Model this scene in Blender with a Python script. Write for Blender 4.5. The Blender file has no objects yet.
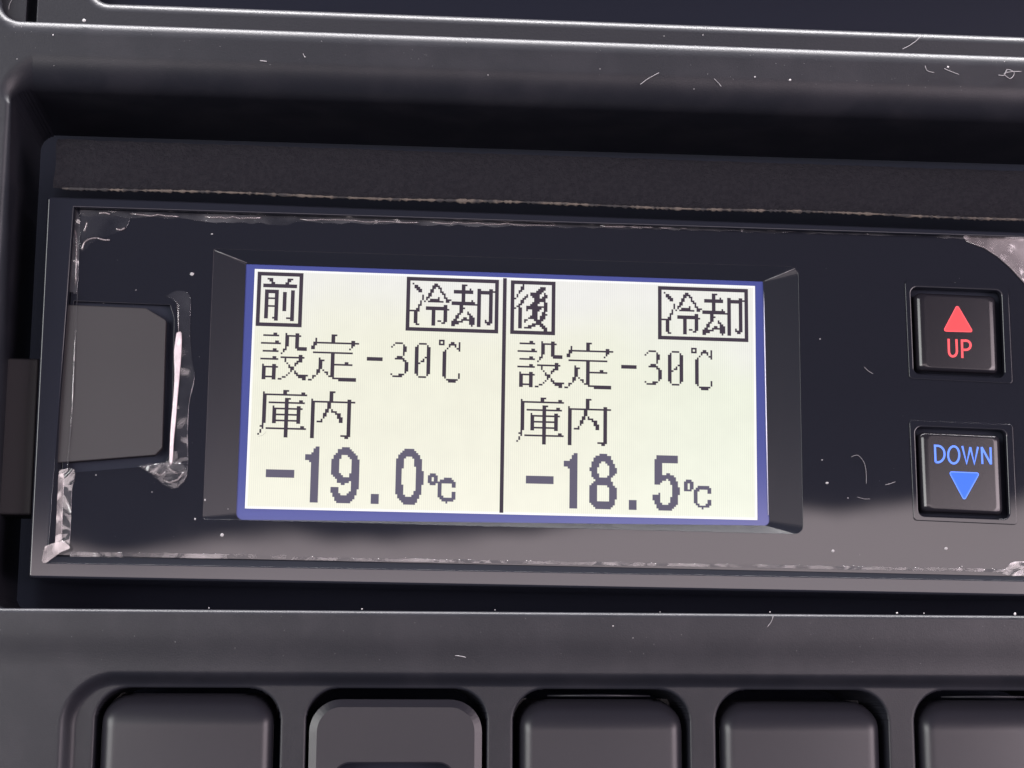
import bpy, bmesh, math, random
from mathutils import Vector, Matrix
from mathutils.geometry import tessellate_polygon
random.seed(7)
MM = 0.001
S = bpy.context.scene
COL = S.collection

# ------------------------------------------------------------------ camera
F = 1700.0
R = Matrix(((0.9962608502488257, -0.014455539010859057, -0.08517837562032692),
            (0.028861433836356462, 0.9849498958026475, 0.17041338091612276),
            (0.08143301491607437, -0.17223454981582373, 0.9816842282177192)))
T = Vector((-0.8286978392079478, 1.4813351531590409, 239.89505530306192))
CP = -(R.transposed() @ T)                      # panel frame: x right, y down, z into the panel
def conv(v): return Vector((v[0], v[2], -v[1]))  # to world: x right, y into the panel, z up
cam = bpy.data.objects.new('camera', bpy.data.cameras.new('camera'))
COL.objects.link(cam); S.camera = cam
cx, cy, cz = conv(R[0]), -conv(R[1]), -conv(R[2])
M3 = Matrix((cx, cy, cz)).transposed()
cam.matrix_world = Matrix.Translation(conv(CP) * MM) @ M3.to_4x4()
cam.data.sensor_width = 36.0
cam.data.lens = F / 1024 * 36
cam.data.clip_start = 0.01; cam.data.clip_end = 50
def w(px, py, d=0.0):
    """point of the panel frame, d millimetres in front of the display plane: returns x, z in mm"""
    r = R.transposed() @ Vector(((px - 512) / F, (py - 384) / F, 1.0))
    s = (-d - CP[2]) / r[2]
    q = CP + r * s
    return (q[0], -q[1])

# ------------------------------------------------------------------ world, lights
wd = bpy.data.worlds.new('World'); S.world = wd; wd.use_nodes = True
nt = wd.node_tree; nt.nodes.clear()
def N(t, ty, **k):
    n = t.nodes.new(ty)
    for a, b in k.items():
        if a.startswith('i_'): n.inputs[a[2:].replace('_', ' ')].default_value = b
        else: setattr(n, a, b)
    return n
def math_(t, op, a, b=None, c=None):
    n = t.nodes.new('ShaderNodeMath'); n.operation = op
    for i, v in enumerate((a, b, c)):
        if v is None: continue
        if isinstance(v, (int, float)): n.inputs[i].default_value = v
        else: t.links.new(v, n.inputs[i])
    return n.outputs[0]
def sstep(t, v, a, b):
    n = t.nodes.new('ShaderNodeMapRange'); n.interpolation_type = 'SMOOTHSTEP'
    t.links.new(v, n.inputs['Value'])
    n.inputs['From Min'].default_value = a; n.inputs['From Max'].default_value = b
    return n.outputs[0]
def mixc(t, f, a, b):
    n = t.nodes.new('ShaderNodeMix'); n.data_type = 'RGBA'
    for s_, v in ((n.inputs[0], f), (n.inputs[6], a), (n.inputs[7], b)):
        if isinstance(v, (tuple, list)): s_.default_value = (*v, 1) if len(v) == 3 else v
        elif isinstance(v, (int, float)): s_.default_value = v
        else: t.links.new(v, s_)
    return n.outputs[2]
tc = N(nt, 'ShaderNodeTexCoord'); sp = N(nt, 'ShaderNodeSeparateXYZ')
nt.links.new(tc.outputs['Generated'], sp.inputs[0])
X, Y, Z = sp.outputs
nz = N(nt, 'ShaderNodeTexNoise'); nz.inputs['Scale'].default_value = 9.0
nt.links.new(tc.outputs['Generated'], nz.inputs['Vector'])
zz = math_(nt, 'ADD', Z, math_(nt, 'MULTIPLY', math_(nt, 'SUBTRACT', nz.outputs[0], 0.5), 0.045))
zz = math_(nt, 'ADD', zz, math_(nt, 'MULTIPLY', X, -0.06))
low = sstep(nt, zz, 0.088, 0.074)               # the pale seat and floor of the cab behind the camera
rear = sstep(nt, Y, 0.1, -0.5)
floor_ = math_(nt, 'MULTIPLY', sstep(nt, zz, -0.14, 0.0), sstep(nt, math_(nt, 'ABSOLUTE', X), 0.95, 0.70))
m1 = math_(nt, 'MULTIPLY', math_(nt, 'MULTIPLY', low, rear), floor_)
side = math_(nt, 'MULTIPLY', X, 0.5); side = math_(nt, 'ADD', side, 0.5)
amb = mixc(nt, side, (0.13, 0.145, 0.20), (0.15, 0.14, 0.19))
colr = mixc(nt, m1, amb, (5.5, 4.7, 4.85))
bg = N(nt, 'ShaderNodeBackground'); bg.inputs['Strength'].default_value = 1.0
nt.links.new(colr, bg.inputs['Color'])
wo = N(nt, 'ShaderNodeOutputWorld'); nt.links.new(bg.outputs[0], wo.inputs[0])

def area(name, loc, target, sx, sy, power, colour):
    l = bpy.data.lights.new(name, 'AREA'); l.shape = 'RECTANGLE'
    l.size = sx * MM; l.size_y = sy * MM; l.energy = power; l.color = colour
    o = bpy.data.objects.new(name, l); COL.objects.link(o)
    o.location = Vector(loc) * MM
    o.rotation_euler = (Vector(target) * MM - o.location).to_track_quat('-Z', 'Y').to_euler()
    return o
area('windscreen_light', (0, -36, 420), (0, -36, 0), 900, 62, 17, (1.0, 0.97, 0.98))
area('left_window_light', (-430, -400, 60), (0, 0, 0), 420, 320, 4.2, (0.97, 0.98, 0.96))
area('right_window_light', (450, -400, -10), (0, 0, 0), 420, 320, 3.2, (1.0, 0.83, 0.9))
S.view_settings.view_transform = 'Standard'; S.view_settings.look = 'None'
S.view_settings.exposure = 0; S.view_settings.gamma = 1; S.view_settings.use_curve_mapping = False
S.render.engine = 'CYCLES'; S.cycles.max_bounces = 8

# ------------------------------------------------------------------ materials
def mat(name, base, rough=0.5, spec=0.5, bump=None, var=None, emit=None, alpha=None, rvar=None, coat=0):
    m = bpy.data.materials.new(name); m.use_nodes = True
    t = m.node_tree; b = t.nodes['Principled BSDF']
    b.inputs['Base Color'].default_value = (*base, 1)
    b.inputs['Roughness'].default_value = rough
    b.inputs['Specular IOR Level'].default_value = spec
    b.inputs['Coat Weight'].default_value = coat
    co = t.nodes.new('ShaderNodeTexCoord')
    def noise(scale, detail=3, rough_=0.6):
        n = t.nodes.new('ShaderNodeTexNoise'); n.inputs['Scale'].default_value = scale
        n.inputs['Detail'].default_value = detail; n.inputs['Roughness'].default_value = rough_
        t.links.new(co.outputs['Object'], n.inputs['Vector']); return n.outputs[0]
    if var:
        c2, sc, lo, hi = var
        t.links.new(mixc(t, sstep(t, noise(sc), lo, hi), base, c2), b.inputs['Base Color'])
    if rvar:
        sc, a_, b_ = rvar
        mr = t.nodes.new('ShaderNodeMapRange'); t.links.new(noise(sc, 4), mr.inputs[0])
        mr.inputs[1].default_value = .3; mr.inputs[2].default_value = .7
        mr.inputs[3].default_value = a_; mr.inputs[4].default_value = b_
        t.links.new(mr.outputs[0], b.inputs['Roughness'])
    if bump:
        sc, st, dist = bump
        bn = t.nodes.new('ShaderNodeBump'); bn.inputs['Strength'].default_value = st
        bn.inputs['Distance'].default_value = dist * MM
        t.links.new(noise(sc, 4), bn.inputs['Height']); t.links.new(bn.outputs[0], b.inputs['Normal'])
    if emit:
        b.inputs['Emission Color'].default_value = (*emit[0], 1)
        b.inputs['Emission Strength'].default_value = emit[1]
    if alpha is not None:
        lo, hi, sc = alpha
        mr = t.nodes.new('ShaderNodeMapRange'); t.links.new(noise(sc, 4), mr.inputs[0])
        mr.inputs[1].default_value = .3; mr.inputs[2].default_value = .7
        mr.inputs[3].default_value = lo; mr.inputs[4].default_value = hi
        t.links.new(mr.outputs[0], b.inputs['Alpha'])
    return m
def film_mat(name, lo, hi, sc, diff, dist=.55):
    m = bpy.data.materials.new(name); m.use_nodes = True
    t = m.node_tree; t.nodes.clear(); co = t.nodes.new('ShaderNodeTexCoord')
    n = t.nodes.new('ShaderNodeTexNoise'); n.inputs['Scale'].default_value = sc; n.inputs['Detail'].default_value = 1.2
    n.inputs['Distortion'].default_value = 1.2
    t.links.new(co.outputs['Object'], n.inputs['Vector'])
    bn = t.nodes.new('ShaderNodeBump'); bn.inputs['Strength'].default_value = 1; bn.inputs['Distance'].default_value = dist * MM
    t.links.new(n.outputs[0], bn.inputs['Height'])
    tr = t.nodes.new('ShaderNodeBsdfTransparent')
    pb = t.nodes.new('ShaderNodeBsdfPrincipled'); pb.inputs['Base Color'].default_value = (*diff, 1)
    pb.inputs['Roughness'].default_value = .12; pb.inputs['Specular IOR Level'].default_value = 1.0
    pb.inputs['IOR'].default_value = 1.9
    t.links.new(bn.outputs[0], pb.inputs['Normal'])
    n2 = t.nodes.new('ShaderNodeTexNoise'); n2.inputs['Scale'].default_value = sc * .8; n2.inputs['Detail'].default_value = 4
    t.links.new(co.outputs['Object'], n2.inputs['Vector'])
    mr = t.nodes.new('ShaderNodeMapRange'); t.links.new(n2.outputs[0], mr.inputs[0])
    mr.inputs[1].default_value = .38; mr.inputs[2].default_value = .66; mr.inputs[3].default_value = lo; mr.inputs[4].default_value = hi
    mx = t.nodes.new('ShaderNodeMixShader'); t.links.new(mr.outputs[0], mx.inputs[0])
    t.links.new(tr.outputs[0], mx.inputs[1]); t.links.new(pb.outputs[0], mx.inputs[2])
    o = t.nodes.new('ShaderNodeOutputMaterial'); t.links.new(mx.outputs[0], o.inputs[0])
    return m
M = dict(
    trim=mat('grained_black_plastic', (.0095, .0100, .0140), .42, .30, bump=(5200, .45, .04), var=((.014, .014, .0185), 120, .4, .7)),
    module=mat('satin_black_plastic', (.011, .0115, .0155), .40, .32, bump=(2600, .5, .05)),
    cavity=mat('deep_black_cavity', (.006, .007, .013), .9, .1),
    void=mat('black_cavity', (.014, .016, .026), .9, .2),
    screen=mat('dark_glass', (.005, .006, .012), .3, .3),
    panel=mat('gloss_black_panel', (.009, .0095, .014), .03, .45, rvar=(60, .02, .05)),
    rim=mat('gloss_black_rim', (.011, .012, .018), .10, .45),
    bevel=mat('clear_black_bevel', (.010, .011, .016), .22, .30),
    pad=mat('matte_grey_pad', (.026, .0235, .0265), .6, .35, bump=(1500, .3, .04)),
    foam=mat('dark_felt_foam', (.0175, .0168, .0205), .95, .05, bump=(2600, 1.0, .35), var=((.0135, .013, .0165), 1600, .35, .65)),
    foamedge=mat('frayed_foam_edge', (.10, .082, .07), .8, .3, bump=(1500, .9, .3), var=((.03, .028, .03), 420, .42, .58)),
    cap=mat('button_black_plastic', (.010, .009, .012), .17, .40, bump=(7000, .15, .02)),
    switch=mat('switch_black_plastic', (.012, .0115, .016), .37, .38, bump=(6000, .25, .03)),
    film=film_mat('clear_film', .10, .60, 230, (.10, .098, .105), .35),
    filmthin=film_mat('clear_film_thin', .06, .36, 170, (.06, .06, .07), .3),
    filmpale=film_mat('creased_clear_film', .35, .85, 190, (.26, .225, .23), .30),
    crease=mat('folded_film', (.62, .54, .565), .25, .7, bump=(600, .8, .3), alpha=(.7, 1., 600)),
    pad2=mat('matte_black_bracket', (.022, .020, .023), .6, .35, bump=(1500, .3, .04)),
    ridge=mat('painted_ridge_glint', (.10, .10, .105), .25, .6),  # paler than the bevel: carries the corner highlight in its colour
    groove=mat('matte_black_groove', (.008, .009, .014), .8, .1),
    dust=mat('dust', (.33, .32, .325), .8, .3),
    fibre=mat('lint', (.20, .19, .20), .8, .3),
    border=mat('lcd_border_blue', (.045, .058, .20), .12, .5),
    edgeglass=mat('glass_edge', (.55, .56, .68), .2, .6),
    inks=mat('lcd_dark_dots', (.02, .018, .024), .6, .1, emit=((.026, .016, .030), .7)),
    inkl=mat('lcd_grey_dots', (.03, .028, .04), .6, .1, emit=((.092, .086, .130), .8)),
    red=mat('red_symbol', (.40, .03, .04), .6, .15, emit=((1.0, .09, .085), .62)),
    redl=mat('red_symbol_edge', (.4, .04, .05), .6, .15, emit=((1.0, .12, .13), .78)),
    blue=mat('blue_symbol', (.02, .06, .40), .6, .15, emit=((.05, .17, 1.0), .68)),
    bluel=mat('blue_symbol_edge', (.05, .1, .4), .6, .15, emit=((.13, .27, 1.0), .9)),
)
# lit field of the LCD: back-light with faint column lines and a slightly uneven glow
def lcd_material():
    m = bpy.data.materials.new('lcd_backlight'); m.use_nodes = True
    t = m.node_tree; b = t.nodes['Principled BSDF']
    b.inputs['Base Color'].default_value = (.12, .12, .11, 1); b.inputs['Roughness'].default_value = .2
    co = t.nodes.new('ShaderNodeTexCoord'); s_ = t.nodes.new('ShaderNodeSeparateXYZ')
    t.links.new(co.outputs['Object'], s_.inputs[0])
    x, _, z = s_.outputs
    n = t.nodes.new('ShaderNodeTexNoise'); n.inputs['Scale'].default_value = 45; n.inputs['Detail'].default_value = 2
    t.links.new(co.outputs['Object'], n.inputs['Vector'])
    up = sstep(t, math_(t, 'ADD', z, math_(t, 'MULTIPLY', math_(t, 'SUBTRACT', n.outputs[0], .5), .02)), .004, .017)
    right = sstep(t, x, .0, .034)
    c = mixc(t, right, (.84, .85, .69), (.80, .86, .70))
    c = mixc(t, up, c, (.84, .85, .82))
    ph = math_(t, 'MULTIPLY', x, 2 * math.pi / (.28 * MM))
    st = math_(t, 'MULTIPLY', math_(t, 'SINE', ph), .045)
    n2 = t.nodes.new('ShaderNodeTexNoise'); n2.inputs['Scale'].default_value = 260; n2.inputs['Detail'].default_value = 3
    t.links.new(co.outputs['Object'], n2.inputs['Vector'])
    k = math_(t, 'ADD', st, math_(t, 'MULTIPLY', math_(t, 'SUBTRACT', n2.outputs[0], .5), .10))
    # white sharpening halo painted into the emission colour along the four edges
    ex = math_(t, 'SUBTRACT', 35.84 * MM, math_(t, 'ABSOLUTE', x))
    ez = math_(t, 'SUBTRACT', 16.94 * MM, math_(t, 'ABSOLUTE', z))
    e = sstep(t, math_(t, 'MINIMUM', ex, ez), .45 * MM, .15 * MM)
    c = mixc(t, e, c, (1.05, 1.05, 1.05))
    t.links.new(c, b.inputs['Emission Color'])
    t.links.new(math_(t, 'ADD', k, .78), b.inputs['Emission Strength'])
    return m
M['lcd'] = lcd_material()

# ------------------------------------------------------------------ mesh helpers (all in mm, (x, z, d): d towards the camera)
def link(name, verts, faces, m, parent=None, smooth=None, mats=None):
    me = bpy.data.meshes.new(name)
    me.from_pydata([(v[0] * MM, -v[2] * MM, v[1] * MM) for v in verts], [], faces)
    bm = bmesh.new(); bm.from_mesh(me)
    bmesh.ops.recalc_face_normals(bm, faces=bm.faces)
    bm.to_mesh(me); bm.free()
    if smooth is not None:
        if smooth is True: smooth = [True] * len(me.polygons)
        me.polygons.foreach_set('use_smooth', smooth)
    me.materials.append(m)
    o = bpy.data.objects.new(name, me); COL.objects.link(o)
    if parent: o.parent = parent
    return o
def tag(o, label=None, cat=None, group=None, kind=None):
    for k, v in (('label', label), ('category', cat), ('group', group), ('kind', kind)):
        if v: o[k] = v
    return o
def thing(name, label, cat, group=None):
    o = bpy.data.objects.new(name, None); COL.objects.link(o); o.empty_display_size = .01
    return tag(o, label, cat, group)
def signed(l): return sum(l[i][0] * l[(i + 1) % len(l)][1] - l[(i + 1) % len(l)][0] * l[i][1] for i in range(len(l))) / 2
def rounded(pts, r, n=6):
    rs = r if isinstance(r, (list, tuple)) else [r] * len(pts)
    out = []
    for i, p in enumerate(pts):
        p = Vector(p); a = Vector(pts[i - 1]) - p; b = Vector(pts[(i + 1) % len(pts)]) - p
        rr = rs[i]
        if rr <= 0: out.append(tuple(p)); continue
        half = a.angle(b) / 2; tl = min(rr / math.tan(half), a.length * .45, b.length * .45); rr = tl * math.tan(half)
        c = p + (a.normalized() + b.normalized()).normalized() * (rr / math.sin(half))
        p0 = p + a.normalized() * tl - c; p1 = p + b.normalized() * tl - c
        ang = p0.angle_signed(p1)
        for k in range(n + 1):
            q = p0.copy(); q.rotate(Matrix.Rotation(-ang * k / n, 2)); out.append(tuple(c + q))
    return out
def offset(l, d):
    """move loop inwards by d (loop counter-clockwise), outwards if clockwise"""
    n = len(l); out = []
    for i in range(n):
        a = Vector(l[i - 1]); p = Vector(l[i]); b = Vector(l[(i + 1) % n])
        e1 = (p - a); e2 = (b - p)
        if e1.length < 1e-9: e1 = e2
        if e2.length < 1e-9: e2 = e1
        n1 = Vector((-e1.y, e1.x)).normalized(); n2 = Vector((-e2.y, e2.x)).normalized()
        m_ = n1 + n2
        if m_.length < 1e-6: m_ = n1
        m_.normalize(); k = max(.5, m_.dot(n1))
        out.append(tuple(p + m_ * (d / k)))
    return out
def plate(name, outer, d, thick, bevel, m, parent=None, holes=(), seg=4, back=False, hole_bevel=None, flat_k=1.):
    outer = outer if signed(outer) > 0 else outer[::-1]
    hs = [h if signed(h) < 0 else h[::-1] for h in holes]
    V = []; Fc = []; sm = []
    fronts = []
    for li, l in enumerate([outer] + hs):
        bv = bevel if li == 0 or hole_bevel is None else hole_bevel
        rings = []
        prof = [(0, d - thick)]
        for k in range(seg + 1):
            a = math.pi / 2 * k / seg
            prof.append((bv * (1 - math.cos(a)), d - flat_k * bv * (1 - math.sin(a))))
        for off, dep in prof:
            lo = offset(l, off) if off > 1e-9 else l
            i0 = len(V); V += [(p[0], p[1], dep) for p in lo]; rings.append(i0)
        n = len(l)
        for k in range(len(rings) - 1):
            for i in range(n):
                j = (i + 1) % n
                Fc.append((rings[k] + i, rings[k] + j, rings[k + 1] + j, rings[k + 1] + i)); sm.append(k > 0 and seg > 1)
        fronts.append((rings[-1], n))
        if back and li == 0: Fc.append(tuple(range(rings[0], rings[0] + n))); sm.append(False)
    loops = [[Vector((V[s0 + i][0], V[s0 + i][1], 0)) for i in range(n)] for s0, n in fronts]
    idx = [s0 + i for s0, n in fronts for i in range(n)]
    for tr in tessellate_polygon(loops):
        Fc.append(tuple(idx[i] for i in tr)); sm.append(False)
    return link(name, V, Fc, m, parent, sm)
def rect(x0, z0, x1, z1): return [(x0, z0), (x1, z0), (x1, z1), (x0, z1)]
def ws(pts, d): return [w(p[0], p[1], d) for p in pts]
def loft(name, l0, d0, l1, d1, m, parent=None, smooth=False):
    n = len(l0); V = [(p[0], p[1], d0) for p in l0] + [(p[0], p[1], d1) for p in l1]
    return link(name, V, [(i, (i + 1) % n, n + (i + 1) % n, n + i) for i in range(n)], m, parent, [smooth] * n)
def tube(name, pts, r, m, parent=None, seg=6):
    V = []; Fc = []
    P = [Vector(p) for p in pts]
    for i, p in enumerate(P):
        tdir = (P[min(i + 1, len(P) - 1)] - P[max(i - 1, 0)]).normalized()
        a = tdir.cross(Vector((0, 0, 1)));  a = a.normalized() if a.length > 1e-6 else Vector((1, 0, 0))
        b = tdir.cross(a).normalized(); rr = r * (.55 if i in (0, len(P) - 1) else 1)
        for k in range(seg):
            an = 2 * math.pi * k / seg; V.append(tuple(p + (a * math.cos(an) + b * math.sin(an)) * rr))
    for i in range(len(P) - 1):
        for k in range(seg):
            Fc.append((i * seg + k, i * seg + (k + 1) % seg, (i + 1) * seg + (k + 1) % seg, (i + 1) * seg + k))
    Fc.append(tuple(range(seg))); Fc.append(tuple(range((len(P) - 1) * seg, len(P) * seg)))
    return link(name, V, Fc, m, parent, [True] * (len(Fc) - 2) + [False] * 2)
def spline(pts, n=6):
    P = [Vector(p) for p in pts]; P = [P[0]] + P + [P[-1]]; out = []
    for i in range(1, len(P) - 2):
        for k in range(n):
            t_ = k / n; a, b, c, d_ = P[i - 1:i + 3]
            out.append(.5 * ((2 * b) + (c - a) * t_ + (2 * a - 5 * b + 4 * c - d_) * t_ ** 2 + (-a + 3 * b - 3 * c + d_) * t_ ** 3))
    out.append(P[-2]); return out

# ------------------------------------------------------------------ dashboard trim: one moulded sheet with its openings
TH = -0.0105                                     # the dashboard leans a hair against the controller
def undash(x, z): return (x * math.cos(-TH) + z * math.sin(-TH) * -1 if False else x * math.cos(.0105) - z * math.sin(.0105), x * math.sin(.0105) + z * math.cos(.0105))
def sdf_rr(x, z, x0, z0, x1, z1, r):
    cx_, cz_ = (x0 + x1) / 2, (z0 + z1) / 2
    qx = abs(x - cx_) - (x1 - x0) / 2 + r; qz = abs(z - cz_) - (z1 - z0) / 2 + r
    return math.hypot(max(qx, 0), max(qz, 0)) + min(max(qx, qz), 0) - r
HOLES = [(-54.0 + 27.2 * k + .15 * k, -70.0, -30.2 + 27.2 * k + .05 * k, -40.95, 4.2) for k in range(6)]
DIN = (-69.0, -30.7, 200.0, 40.6, 2.6)
UPO = (-71.3, 50.15, 220.0, 120.0, 3.0)
def sm_(t_): t_ = max(0., min(1., t_)); return t_ * t_ * (3 - 2 * t_)
def fil(s, r):
    if s >= r: return 0.
    if s <= 0: return r
    return r - math.sqrt(max(0., r * r - (r - s) ** 2))
def depth(x, z):
    """(depth, wall?)"""
    D = 8.0
    if z < -30: D -= .35 * sm_((-33.5 - z) / 4.5)
    g = sdf_rr(x, z, -58.4, -200, 300, -38.75, 7.0)
    D -= 1.5 * sm_(-g / 1.9)
    s = sdf_rr(x, z, *UPO);  
    if s <= 0: return -14.
    D -= fil(s, 1.5)
    s = sdf_rr(x, z, *DIN)
    if s <= 0: return -14.
    dzz, dxx = max(z - 38.0, 0), max(-66.4 - x, 0); wz = dzz / (dzz + dxx + 1e-6)
    k = sm_((z - 20) / 16) * wz; r = .65 * (1 - k) + 4.6 * k
    if z > 0 and x > -66: r = r
    if s < r: D -= fil(s, r) * (1 if k < .5 else 1.0)
    for h in HOLES:
        if h[0] - 1 < x < h[2] + 1 and z < -40:
            s = sdf_rr(x, z, *h)
            if s <= 0: return -14.
            D -= fil(s, .45)
    return D
def lines(a, b, step, dense):
    """grid lines from a to b, step coarse, with (lo, hi, fine) intervals"""
    out = [a]
    while out[-1] < b:
        st = step
        for lo, hi, f in dense:
            if lo <= out[-1] <= hi: st = min(st, f)
            elif lo > out[-1] and out[-1] + st > lo: st = min(st, max(lo - out[-1], .02))
        out.append(out[-1] + st)
    return out
xd = [(-72.5, -66, .12), (-58.8, -54, .2)]
for h in HOLES: xd += [(h[0] - .6, h[0] + 4.3, .13), (h[2] - 4.3, h[2] + .6, .13)]
xs = lines(-88, 92, 1.2, xd)
zs = lines(-60, 62, .8, [(-46, -40.3, .12), (-40.4, -38, .2), (-31.6, -27.5, .08), (35, 45.5, .22), (49.8, 53.5, .08)])
V = []; idx = {}; Fc = []
for i, x in enumerate(xs):
    for j, z in enumerate(zs):
        d = depth(x, z)
        a, b = undash(x, z)
        idx[i, j] = len(V); V.append((a, b, d))
for i in range(len(xs) - 1):
    for j in range(len(zs) - 1):
        q = (idx[i, j], idx[i + 1, j], idx[i + 1, j + 1], idx[i, j + 1])
        if all(V[k][2] < -13 for k in q): continue
        Fc.append(q)
trim = link('dashboard_trim', V, Fc, M['trim'], None, True)
tag(trim, 'grained black plastic dashboard trim framing the controller and the switch row below it', 'dashboard trim', kind='structure')
cav = link('dashboard_cavity', [(-110, -80, -16), (110, -80, -16), (110, 80, -16), (-110, 80, -16)], [(0, 1, 2, 3)], M['cavity'])
tag(cav, 'black cavity behind the openings of the dashboard trim', 'cavity', kind='structure')

# module in the upper opening
mod = thing('upper_console_module', 'black console module with a dark screen set in the opening above the controller', 'console module')
def dl(pts): return [undash(*p) for p in pts]
plate('module_frame', dl(rounded(rect(-66.5, 48.5, 150, 100), .6)), 6.2, 8, .25, M['module'], mod,
      holes=[dl(rounded(rect(-58.9, 53.95, 140, 92), 2.2))], seg=8, hole_bevel=1.6)
plate('dark_screen', dl(rect(-59.5, 53.2, 141, 93)), 1.5, 1, .02, M['screen'], mod)
tp = plate('trim_insert', dl(rounded(rect(-90, 48.5, -68.0, 100), .4)), 5.6, 8, .1, M['module'])
tag(tp, 'narrow grey plastic insert in the top left corner left of the console module', 'trim insert')

# ------------------------------------------------------------------ temperature controller
PD = 1.2                                         # glossy face, mm in front of the display plane
ctl = thing('refrigeration_controller', 'glossy black refrigeration temperature controller with a lit two column display and UP and DOWN buttons', 'controller')
out_l = ws([(47, 196), (1190, 238), (1190, 599.5), (28, 578)], 2.4)
in_l = ws([(74, 207), (1180, 242), (1180, 583.5), (47, 562.5)], 2.4)
pan_l = ws([(76, 209), (1180, 244), (1180, 578), (60, 553)], PD)
plate('bezel_frame', rounded(out_l, .5), 2.4, 14, .35, M['rim'], ctl, holes=[in_l], hole_bevel=.15)
loft('bezel_chamfer', in_l, 2.25, pan_l, PD - .6, M['groove'], ctl)
lens_l = rounded(ws([(214, 249), (798, 267), (803, 534), (203, 519)], PD), [.2, 1.3, 1.2, .4])
pad_hole = rounded(ws([(74, 301), (170, 305), (174, 318), (171, 452), (164, 465), (68, 473)], PD), [0, .3, .6, .6, .3, 0])
def bh(px, py, pw, ph): return ws([(px, py), (px + pw, py), (px + pw, py + ph), (px, py + ph)], PD)
upq = [(910.5, 287.5), (1001, 291), (1004.5, 378), (914, 374)]
dnq = [(915, 427), (1005.5, 430.5), (1009, 519), (918.5, 515.5)]
big = [(-.0, 0)]
panel_outer = ws([(75, 207.5), (1182, 242), (1182, 580), (58, 555)], PD)
plate('front_panel', panel_outer, PD, .8, .03, M['panel'], ctl,
      holes=[lens_l, pad_hole, rounded(ws(upq, PD), .9), rounded(ws(dnq, PD), .9)], hole_bevel=.05)
# display: bevelled window sinking to the LCD glass
win = ws([(246, 264), (763, 281.5), (769.5, 525.5), (236, 519.5)], .05)
bq = ws([(214, 249), (798, 267), (803, 534), (203, 519)], PD)
lens_v = rounded(bq, [.2, 1.3, 1.2, .4], 6); win_v = rounded(win, [.1, .1, .7, .9], 6)
loft('display_bevel', lens_v, PD - .04, win_v, .05, M['bevel'], ctl)
lcd = plate('lcd_screen', [tuple(p) for p in offset(win_v if signed(win_v) > 0 else win_v[::-1], -.4)], -.06, .5, .02, M['border'], ctl)
W2, H2 = 35.84, 33.881 / 2
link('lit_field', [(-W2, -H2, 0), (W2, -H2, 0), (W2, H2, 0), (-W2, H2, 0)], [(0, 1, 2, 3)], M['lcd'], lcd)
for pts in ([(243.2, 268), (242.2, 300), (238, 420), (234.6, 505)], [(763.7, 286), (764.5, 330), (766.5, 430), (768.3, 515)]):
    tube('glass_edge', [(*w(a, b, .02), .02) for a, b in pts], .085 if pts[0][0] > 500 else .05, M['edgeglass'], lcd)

for a, b in (((215, 250.5), (247, 263)), ((795, 268.5), (765, 281))):  # pale tubes paint the highlight where the bevel faces meet
    tube('bevel_ridge_glint', [(*w(*a, PD - .05), PD - .05), (*w(*b, .1), .1)], .16, M['ridge'], ctl)
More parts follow.
